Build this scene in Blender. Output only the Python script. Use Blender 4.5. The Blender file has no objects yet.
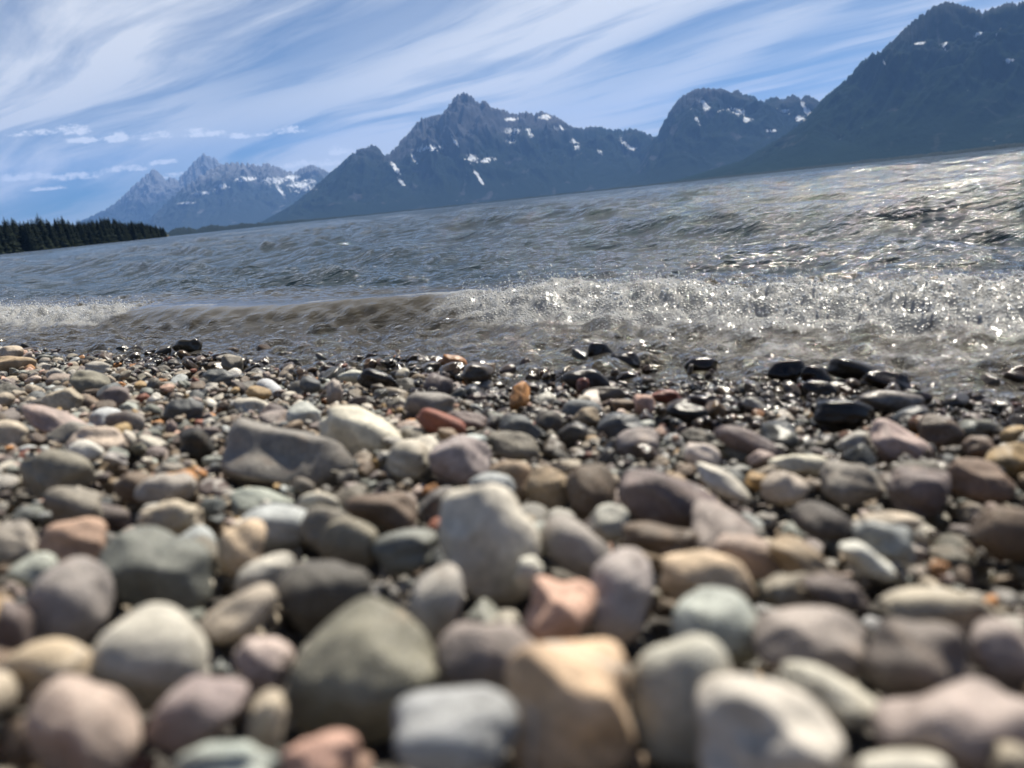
import bpy, math, random
import numpy as np
from mathutils import Matrix, Vector

# ------------------------------------------------------------------ basics
scene = bpy.context.scene
COL = scene.collection
rng = np.random.default_rng(11)
random.seed(5)

def link(o):
    COL.objects.link(o); return o

def smooth(a, b, x):
    t = np.clip((x - a) / (b - a), 0, 1); return t * t * (3 - 2 * t)

def mesh_from(name, V, F, mat=None, attrs=None, smooth_shade=True):
    """V (n,3); F (m,k) k = 3 or 4; attrs {name: (n,) or (n,3)}"""
    me = bpy.data.meshes.new(name)
    V = np.asarray(V, np.float32); F = np.asarray(F, np.int32)
    k = F.shape[1]
    me.vertices.add(len(V)); me.vertices.foreach_set('co', V.ravel())
    me.loops.add(F.size); me.loops.foreach_set('vertex_index', F.ravel())
    me.polygons.add(len(F))
    me.polygons.foreach_set('loop_start', np.arange(0, F.size, k, dtype=np.int32))
    if smooth_shade:
        me.polygons.foreach_set('use_smooth', np.ones(len(F), bool))
    for an, av in (attrs or {}).items():
        av = np.asarray(av, np.float32)
        if av.ndim == 1:
            at = me.attributes.new(an, 'FLOAT', 'POINT'); at.data.foreach_set('value', av)
        else:
            at = me.attributes.new(an, 'FLOAT_VECTOR', 'POINT'); at.data.foreach_set('vector', av.ravel())
    me.update(calc_edges=True); me.validate()
    if mat: me.materials.append(mat)
    return me

def obj(name, me, loc=(0, 0, 0), parent=None, **props):
    o = bpy.data.objects.new(name, me); o.location = loc
    for k, v in props.items(): o[k] = v
    link(o)
    if parent: o.parent = parent
    return o

# gradient noise on numpy arrays
def gnoise(x, y, seed=0):
    x = np.asarray(x, np.float64); y = np.asarray(y, np.float64)
    xi = np.floor(x).astype(np.int64); yi = np.floor(y).astype(np.int64)
    fx = x - xi; fy = y - yi
    def g(ix, iy, dx, dy):
        h = (ix * 374761393 + iy * 668265263 + seed * 1274126177) & 0xffffffff
        h = ((h ^ (h >> 13)) * 1103515245) & 0xffffffff
        h = (h ^ (h >> 16)) & 0xffff
        a = h * (2 * math.pi / 65536)
        return np.cos(a) * dx + np.sin(a) * dy
    u = fx * fx * fx * (fx * (fx * 6 - 15) + 10); v = fy * fy * fy * (fy * (fy * 6 - 15) + 10)
    a = g(xi, yi, fx, fy); b = g(xi + 1, yi, fx - 1, fy)
    c = g(xi, yi + 1, fx, fy - 1); d = g(xi + 1, yi + 1, fx - 1, fy - 1)
    return 1.5 * ((a * (1 - u) + b * u) * (1 - v) + (c * (1 - u) + d * u) * v)

def fbm(x, y, octv=5, seed=0, gain=.5, ridged=False):
    s = 0; a = 1; t = 0
    for i in range(octv):
        n = gnoise(x * 2 ** i + 17.3 * i, y * 2 ** i - 9.1 * i, seed + i)
        if ridged: n = 1 - 2 * np.abs(n)
        s = s + a * n; t += a; a *= gain
    return s / t

# ------------------------------------------------------------------ camera
FPX = 773.0; PITCH = math.radians(13.3); ROLL = math.radians(6.0); H = 0.30
fw = np.array([0, math.cos(PITCH), -math.sin(PITCH)])
u0 = np.array([0, math.sin(PITCH), math.cos(PITCH)]); r0 = np.array([1., 0, 0])
RT = math.cos(ROLL) * r0 - math.sin(ROLL) * u0
UP = math.sin(ROLL) * r0 + math.cos(ROLL) * u0
EYE = np.array([0, 0, H])

def ray(px, py): return fw + (px - 512) / FPX * RT + (384 - py) / FPX * UP
def azel(px, py):
    d = ray(px, py); return math.atan2(d[0], d[1]), math.atan2(d[2], math.hypot(d[0], d[1]))
def project(P):
    q = np.asarray(P) - EYE
    z = q @ fw
    return 512 + FPX * (q @ RT) / z, 384 - FPX * (q @ UP) / z, z

cam = bpy.data.cameras.new('camera')
cam.sensor_width = 36; cam.lens = 36 * FPX / 1024
cam.clip_start = 0.01; cam.clip_end = 120000
cam.dof.use_dof = True; cam.dof.focus_distance = 2.9; cam.dof.aperture_fstop = cam.lens / 6.4
co = bpy.data.objects.new('camera', cam); link(co)
M = Matrix.Identity(4)
for i in range(3):
    M[i][0] = RT[i]; M[i][1] = UP[i]; M[i][2] = -fw[i]; M[i][3] = EYE[i]
co.matrix_world = M
scene.camera = co

# ------------------------------------------------------------------ node helper
class NT:
    def __init__(s, tree): s.t = tree; s.n = tree.nodes; s.l = tree.links
    def node(s, typ, props=None, **ins):
        nd = s.n.new(typ)
        for k, v in (props or {}).items(): setattr(nd, k, v)
        for k, v in ins.items():
            key = int(k[1:]) if k[0] == '_' and k[1:].isdigit() else k.replace('__', ' ')
            s.set(nd.inputs[key], v)
        return nd
    def set(s, sock, v):
        if isinstance(v, bpy.types.NodeSocket): s.l.new(v, sock)
        elif isinstance(v, bpy.types.Node): s.l.new(v.outputs[0], sock)
        else: sock.default_value = v
    def math(s, op, a, b=0, c=0, clamp=False):
        return s.node('ShaderNodeMath', {'operation': op, 'use_clamp': clamp}, _0=a, _1=b, _2=c).outputs[0]
    def vmath(s, op, a, b=(0, 0, 0)):
        return s.node('ShaderNodeVectorMath', {'operation': op}, _0=a, _1=b).outputs[0]
    def mixc(s, f, a, b, blend='MIX'):
        nd = s.n.new('ShaderNodeMix'); nd.data_type = 'RGBA'; nd.blend_type = blend
        s.set(nd.inputs[0], f)
        for i, v in ((6, a), (7, b)):
            if isinstance(v, tuple) and len(v) == 3: v = v + (1,)
            s.set(nd.inputs[i], v)
        return nd.outputs[2]
    def mixf(s, f, a, b):
        nd = s.n.new('ShaderNodeMix'); nd.data_type = 'FLOAT'
        for i, v in ((0, f), (2, a), (3, b)): s.set(nd.inputs[i], v)
        return nd.outputs[0]
    def noise(s, vec, scale, detail=4, rough=.5, dist=0):
        return s.node('ShaderNodeTexNoise', None, Vector=vec, Scale=scale, Detail=detail, Roughness=rough, Distortion=dist).outputs[0]
    def ramp(s, x, a, b):
        nd = s.n.new('ShaderNodeMapRange'); nd.interpolation_type = 'SMOOTHSTEP'
        for i, v in ((0, x), (1, a), (2, b), (3, 0.), (4, 1.)): s.set(nd.inputs[i], v)
        return nd.outputs[0]
    def attr(s, name):
        nd = s.n.new('ShaderNodeAttribute'); nd.attribute_name = name; return nd
    def mixs(s, f, a, b):
        nd = s.n.new('ShaderNodeMixShader'); s.set(nd.inputs[0], f); s.set(nd.inputs[1], a); s.set(nd.inputs[2], b)
        return nd.outputs[0]

def material(name):
    m = bpy.data.materials.new(name); m.use_nodes = True
    m.node_tree.nodes.clear()
    t = NT(m.node_tree)
    out = t.n.new('ShaderNodeOutputMaterial')
    return m, t, out

SATUR = .62
def lin(c):
    c = np.asarray(c, float); g_ = c.mean(-1, keepdims=True); c = (g_ + (c - g_) * SATUR + np.array([3., 0, -5.])) / 255
    return np.where(c <= .04045, c / 12.92, ((c + .055) / 1.055) ** 2.4)

# ------------------------------------------------------------------ light and sky
SUN_AZ = math.radians(35); SUN_EL = math.radians(56)
sd = bpy.data.lights.new('sun', 'SUN'); sd.energy = 5.0; sd.angle = math.radians(.53); sd.color = (1, .935, .81)
so = bpy.data.objects.new('sun', sd); link(so)
sdir = Vector((math.sin(SUN_AZ) * math.cos(SUN_EL), math.cos(SUN_AZ) * math.cos(SUN_EL), math.sin(SUN_EL)))
so.rotation_euler = sdir.to_track_quat('Z', 'Y').to_euler()
so.location = (0, 0, 30)

world = bpy.data.worlds.new('World'); scene.world = world; world.use_nodes = True
W = NT(world.node_tree); W.n.clear()
wout = W.n.new('ShaderNodeOutputWorld')
sky = W.n.new('ShaderNodeTexSky'); sky.sky_type = 'NISHITA'; sky.sun_disc = False
sky.sun_elevation = SUN_EL; sky.sun_rotation = SUN_AZ
sky.air_density = 1.0; sky.dust_density = .25; sky.ozone_density = 4.0; sky.altitude = 2000
hs = W.node('ShaderNodeHueSaturation', None, Saturation=1.8, Value=.46, Color=sky.outputs[0])
D = W.n.new('ShaderNodeTexCoord').outputs['Generated']
sp = W.node('ShaderNodeSeparateXYZ', None, Vector=D)
dx, dy, dz = sp.outputs
dzc = W.math('MAXIMUM', dz, 0.0)
den = W.math('ADD', dzc, .09)
px = W.math('DIVIDE', dx, den); py = W.math('DIVIDE', dy, den)
# streak direction: cloud bands run in from the left of the lake
SA = math.radians(-50)
uu = W.math('ADD', W.math('MULTIPLY', px, math.sin(SA)), W.math('MULTIPLY', py, math.cos(SA)))
vv = W.math('SUBTRACT', W.math('MULTIPLY', px, math.cos(SA)), W.math('MULTIPLY', py, math.sin(SA)))
def cvec(su, sv, ox=0., oy=0.):
    return W.node('ShaderNodeCombineXYZ', None, X=W.math('MULTIPLY_ADD', uu, su, ox), Y=W.math('MULTIPLY_ADD', vv, sv, oy), Z=.3).outputs[0]
warp = W.noise(cvec(.35, .5, 3.1, 1.7), 1.0, 3, .5)
def wvec(su, sv, ox, oy, k):
    return W.vmath('ADD', cvec(su, sv, ox, oy), W.node('ShaderNodeCombineXYZ', None, X=0., Y=W.math('MULTIPLY', W.math('SUBTRACT', warp, .5), k), Z=0.).outputs[0])
big = W.ramp(W.noise(wvec(.20, .50, 6.6, 2.2, 1.2), 1.0, 4, .55), .22, .44)
fib = W.ramp(W.noise(wvec(.34, 1.7, 1.2, 7.7, 2.4), 1.0, 8, .6), .34, .60)
fine = W.ramp(W.noise(wvec(1.0, 6.5, 4.4, .3, 6.0), 1.0, 7, .62), .30, .68)
cir = W.math('MULTIPLY', big, W.math('MULTIPLY_ADD', fib, .70, W.math('MULTIPLY', fine, .20)), clamp=True)
cir = W.math('ADD', cir, W.math('MULTIPLY', big, .30), clamp=True)
cir = W.math('ADD', cir, W.math('MULTIPLY', W.math('MULTIPLY', fib, fine), .15), clamp=True)
el = W.math('ARCSINE', dz)
az = W.math('ARCTAN2', dx, dy)
for (cx, cy, rx, ry, k) in [(310, 46, 130, 28, .75), (430, 6, 160, 22, .75), (690, 38, 110, 22, .6), (760, 66, 90, 14, .45), (60, 215, 190, 24, .95), (880, 4, 100, 20, .5)]:
    a, e = azel(cx, cy)
    tl = W.math('MULTIPLY', W.math('SUBTRACT', az, a), .28)      # the clear lanes tilt like the streaks
    du = W.math('DIVIDE', W.math('SUBTRACT', az, a), rx / FPX); dv = W.math('DIVIDE', W.math('SUBTRACT', W.math('SUBTRACT', el, e), tl), ry / FPX)
    q = W.math('ADD', W.math('MULTIPLY', du, du), W.math('MULTIPLY', dv, dv))
    g = W.math('MULTIPLY', W.math('EXPONENT', W.math('MULTIPLY', q, -1.)), k)
    g = W.math('MULTIPLY', g, W.math('MULTIPLY_ADD', fib, -.55, 1.25), clamp=True)
    cir = W.math('MULTIPLY', cir, W.math('SUBTRACT', 1., g), clamp=True)
# cirrus over the range; unseen sky overhead and behind cleared to cut fill light
cir = W.math('MULTIPLY', cir, W.math('MULTIPLY', W.ramp(dz, .92, .5), W.math('MULTIPLY_ADD', W.ramp(dy, -.3, .3), .8, .2)))
# thin veil towards the horizon
veil = W.math('MULTIPLY', W.math('MULTIPLY', W.ramp(el, .42, .12), W.ramp(el, .03, .13)), W.math('MULTIPLY_ADD', W.ramp(az, -.35, .05), .25, .32))
cir = W.math('MAXIMUM', W.math('MULTIPLY', cir, .95), W.math('MULTIPLY', veil, W.math('MULTIPLY_ADD', fib, .6, .4)))
# low small cumulus strung along the horizon
cl = []
for (cx, cy, rx, ry) in [(38, 134, 22, 3.5), (72, 132, 17, 6), (84, 141, 22, 4), (118, 139, 17, 6), (150, 137, 26, 4.5), (200, 134, 22, 5),
                         (237, 137, 14, 3.6), (262, 135, 10, 2.6), (290, 131, 14, 4.4), (20, 178, 26, 5), (75, 177, 28, 4.6), (124, 170, 20, 4),
                         (170, 176, 16, 4), (342, 152, 14, 6), (328, 163, 16, 5), (160, 163, 14, 3), (45, 189, 18, 2.5), (300, 165, 22, 4), (388, 160, 8, 6)]:
    a, e = azel(cx, cy)
    du = W.math('DIVIDE', W.math('SUBTRACT', az, a), rx / FPX * 1.2)
    dv = W.math('DIVIDE', W.math('SUBTRACT', el, e), ry / FPX * 1.2)
    # flat base: the lower half falls off faster
    dv = W.math('MULTIPLY', dv, W.math('MULTIPLY_ADD', W.math('LESS_THAN', dv, 0.), .9, 1.))
    q = W.math('ADD', W.math('MULTIPLY', du, du), W.math('MULTIPLY', dv, dv))
    cl.append(W.math('SUBTRACT', 1., q))
m = cl[0]
for c in cl[1:]: m = W.math('MAXIMUM', m, c)
aev = W.node('ShaderNodeCombineXYZ', None, X=az, Y=W.math('MULTIPLY', el, 1.7), Z=.5).outputs[0]
cn = W.noise(aev, 75., 7, .7)
cum = W.ramp(W.math('ADD', m, W.math('MULTIPLY', W.math('SUBTRACT', cn, .5), 5.0)), .25, 1.15)
skyc = W.mixc(cir, hs, (8.2, 8.2, 8.1))
skyc = W.mixc(W.math('MULTIPLY', cum, .9), skyc, (10.2, 10.2, 10.2))
bg = W.node('ShaderNodeBackground', None, Color=skyc, Strength=.066)
W.l.new(bg.outputs[0], wout.inputs[0])

# ------------------------------------------------------------------ shore frame
NX, NY = 0.5815, 0.8135                      # lakeward normal of the shoreline
TX, TY = 0.8135, -0.5815                     # along the shore
LK = np.array([-6, -2.93, -1.61, -.88, -.35, -.05, 3]); DK = np.array([1.13, 1.15, 1.19, 1.235, 1.184, 1.146, 1.11])
SLOPE = .126
def shore(x, y):
    l = x * TX + y * TY
    return x * NX + y * NY - np.interp(l, LK, DK), l
def beach_z(x, y):
    s, l = shore(x, y)
    up = -SLOPE * s
    up = np.where(s < -1.6, SLOPE * 1.6 + (-s - 1.6) * .05, up)
    return up + .008 * fbm(x * 3, y * 3, 2, 5)

# ------------------------------------------------------------------ stone material
def stone_material():
    m, t, out = material('lake_worn_stone')
    P = t.n.new('ShaderNodeTexCoord').outputs['Object']
    col = t.attr('col').outputs['Color']; wet = t.attr('wet').outputs['Fac']
    par = t.node('ShaderNodeSeparateXYZ', None, Vector=t.attr('par').outputs['Vector'])
    speck, band, seed = par.outputs
    V = t.vmath('ADD', P, t.node('ShaderNodeCombineXYZ', None, X=seed, Y=t.math('MULTIPLY', seed, 1.7), Z=t.math('MULTIPLY', seed, .6)).outputs[0])
    n1 = t.noise(V, 45, 5, .6, .6)
    n2 = t.noise(V, 260, 4, .6)
    n3 = t.noise(V, 900, 3, .65)
    k = t.math('MULTIPLY_ADD', t.math('SUBTRACT', n1, .5), 1.7, 1.)
    k = t.math('MULTIPLY', k, t.math('MULTIPLY_ADD', t.math('SUBTRACT', n2, .5), 1.1, 1.))
    c = t.vmath('SCALE', col); sc = c.node; t.set(sc.inputs['Scale'], k)
    # warm iron staining
    st = t.ramp(t.noise(V, 24, 4, .6, 1.), .56, .74)
    c = t.mixc(t.math('MULTIPLY', st, .35), c, t.mixc(.65, col, (.36, .22, .12)))
    # speckled grain
    sp_ = t.ramp(n3, .52, .64)
    c = t.mixc(t.math('MULTIPLY', sp_, t.math('MULTIPLY', speck, .75)), c, t.mixc(.75, col, (.055, .052, .05)))
    sp2 = t.ramp(t.noise(V, 620, 2, .5), .60, .70)
    c = t.mixc(t.math('MULTIPLY', sp2, t.math('MULTIPLY', speck, .55)), c, (.55, .52, .48))
    # bedding bands and a pale vein
    wv = t.node('ShaderNodeTexWave', {'wave_type': 'BANDS', 'bands_direction': 'DIAGONAL'}, Vector=V, Scale=55., Distortion=3.5, Detail=3., Detail__Scale=1.4)
    c = t.mixc(t.math('MULTIPLY', wv.outputs['Fac'], t.math('MULTIPLY', band, .55)), c, t.mixc(.6, col, (.09, .07, .065)))
    vn = t.ramp(t.math('ABSOLUTE', t.math('SUBTRACT', t.noise(V, 16, 2, .4, .4), .5)), .012, .004)
    c = t.mixc(t.math('MULTIPLY', vn, t.math('MULTIPLY', band, .8)), c, (.6, .57, .52))
    # water darkens and saturates
    dark = t.mixc(1., c, (.22, .20, .19), 'MULTIPLY')
    c = t.mixc(wet, c, dark)
    bmp = t.math('ADD', t.math('MULTIPLY', n2, .6), t.math('MULTIPLY', n3, .3))
    bmp = t.math('ADD', bmp, t.math('MULTIPLY', n1, 1.3))
    b = t.node('ShaderNodeBump', None, Strength=t.mixf(wet, .75, .4), Distance=.0022, Height=bmp)
    ro = t.mixf(wet, t.math('MULTIPLY_ADD', n1, .25, .5), t.math('MULTIPLY_ADD', n2, .2, .06))
    p = t.node('ShaderNodeBsdfPrincipled', None, Base__Color=c, Roughness=ro, Normal=b.outputs[0])
    p.inputs['Specular IOR Level'].default_value = .42
    t.l.new(p.outputs[0], out.inputs[0])
    return m
STONE = stone_material()

# ------------------------------------------------------------------ stone shapes
def ico(level):
    t = (1 + 5 ** .5) / 2
    V = [(-1, t, 0), (1, t, 0), (-1, -t, 0), (1, -t, 0), (0, -1, t), (0, 1, t), (0, -1, -t), (0, 1, -t), (t, 0, -1), (t, 0, 1), (-t, 0, -1), (-t, 0, 1)]
    F = [(0, 11, 5), (0, 5, 1), (0, 1, 7), (0, 7, 10), (0, 10, 11), (1, 5, 9), (5, 11, 4), (11, 10, 2), (10, 7, 6), (7, 1, 8), (3, 9, 4), (3, 4, 2), (3, 2, 6), (3, 6, 8), (3, 8, 9), (4, 9, 5), (2, 4, 11), (6, 2, 10), (8, 6, 7), (9, 8, 1)]
    V = [np.array(v, float) / np.linalg.norm(v) for v in V]
    for _ in range(level):
        mid = {}; nf = []
        def mp(a, b):
            k = (min(a, b), max(a, b))
            if k not in mid:
                v = V[a] + V[b]; V.append(v / np.linalg.norm(v)); mid[k] = len(V) - 1
            return mid[k]
        for a, b, c in F:
            x, y, z = mp(a, b), mp(b, c), mp(c, a)
            nf += [(a, x, z), (b, y, x), (c, z, y), (x, y, z)]
        F = nf
    return np.array(V), np.array(F)
ICO = {k: ico(k) for k in (1, 2, 3, 4)}

def shape_params(seed, ang):
    """ang 0 = river-rounded, 1 = broken and angular"""
    r = np.random.default_rng(seed)
    k = int(5 + ang * 9)
    nrm = r.normal(size=(k, 3)); nrm /= np.linalg.norm(nrm, axis=1)[:, None]
    h = r.uniform(.88 - .32 * ang, 1.04 - .08 * ang, k)
    q = 10 + 40 * ang * r.uniform(.7, 1.3)
    e = r.uniform(2.0, 2.5) + ang * .5
    wav = [(r.normal(size=3) * s, r.uniform(0, 6.3), a) for s, a in ((1.3, .11), (1.7, .10), (2.5, .065), (3.6, .034), (5., .018), (8., .008), (13., .004))]
    return nrm, h, q, e, wav

def unit_shape(level, prm):
    nrm, h, q, e, wav = prm
    d = ICO[level][0]
    base = (np.abs(d) ** e).sum(1) ** (1 / e)
    acc = base ** q
    for n_, h_ in zip(nrm, h):
        acc = acc + np.maximum(0, d @ n_ / h_) ** q
    r = acc ** (-1 / q)
    for wv, ph, a in wav: r = r * (1 + a * np.sin(d @ wv + ph))
    p = d * r[:, None]
    return p / np.abs(p).max(0)            # fills the unit box

# ------------------------------------------------------------------ palette
PAL = {'peach': (212, 176, 140), 'amber': (198, 160, 118), 'grey': (122, 120, 116), 'dgrey': (84, 82, 80), 'slate': (88, 97, 105), 'ggreen': (110, 118, 113), 'mauve': (147, 133, 131),
       'purple': (108, 95, 96), 'pinkb': (178, 154, 144), 'cream': (197, 188, 172), 'beige': (174, 158, 136), 'tan': (155, 130, 102),
       'brown': (114, 93, 77), 'orange': (205, 124, 52), 'ochre': (176, 138, 82), 'white': (206, 202, 192), 'bluew': (164, 174, 178),
       'mint': (160, 169, 162), 'olive': (130, 124, 110), 'black': (52, 50, 49), 'salmon': (200, 148, 124), 'red': (156, 78, 58), 'lgrey': (164, 160, 153)}
WORD = {'grey': 'grey', 'dgrey': 'dark grey', 'slate': 'slate-blue', 'ggreen': 'grey-green', 'mauve': 'mauve', 'purple': 'dull purple', 'pinkb': 'pinkish beige',
        'cream': 'cream', 'beige': 'beige', 'tan': 'tan', 'brown': 'brown', 'orange': 'orange', 'ochre': 'ochre', 'white': 'whitish', 'bluew': 'pale blue-grey',
        'mint': 'pale green', 'olive': 'olive-grey', 'black': 'black', 'salmon': 'salmon pink', 'red': 'brick red', 'lgrey': 'pale grey'}

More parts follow.
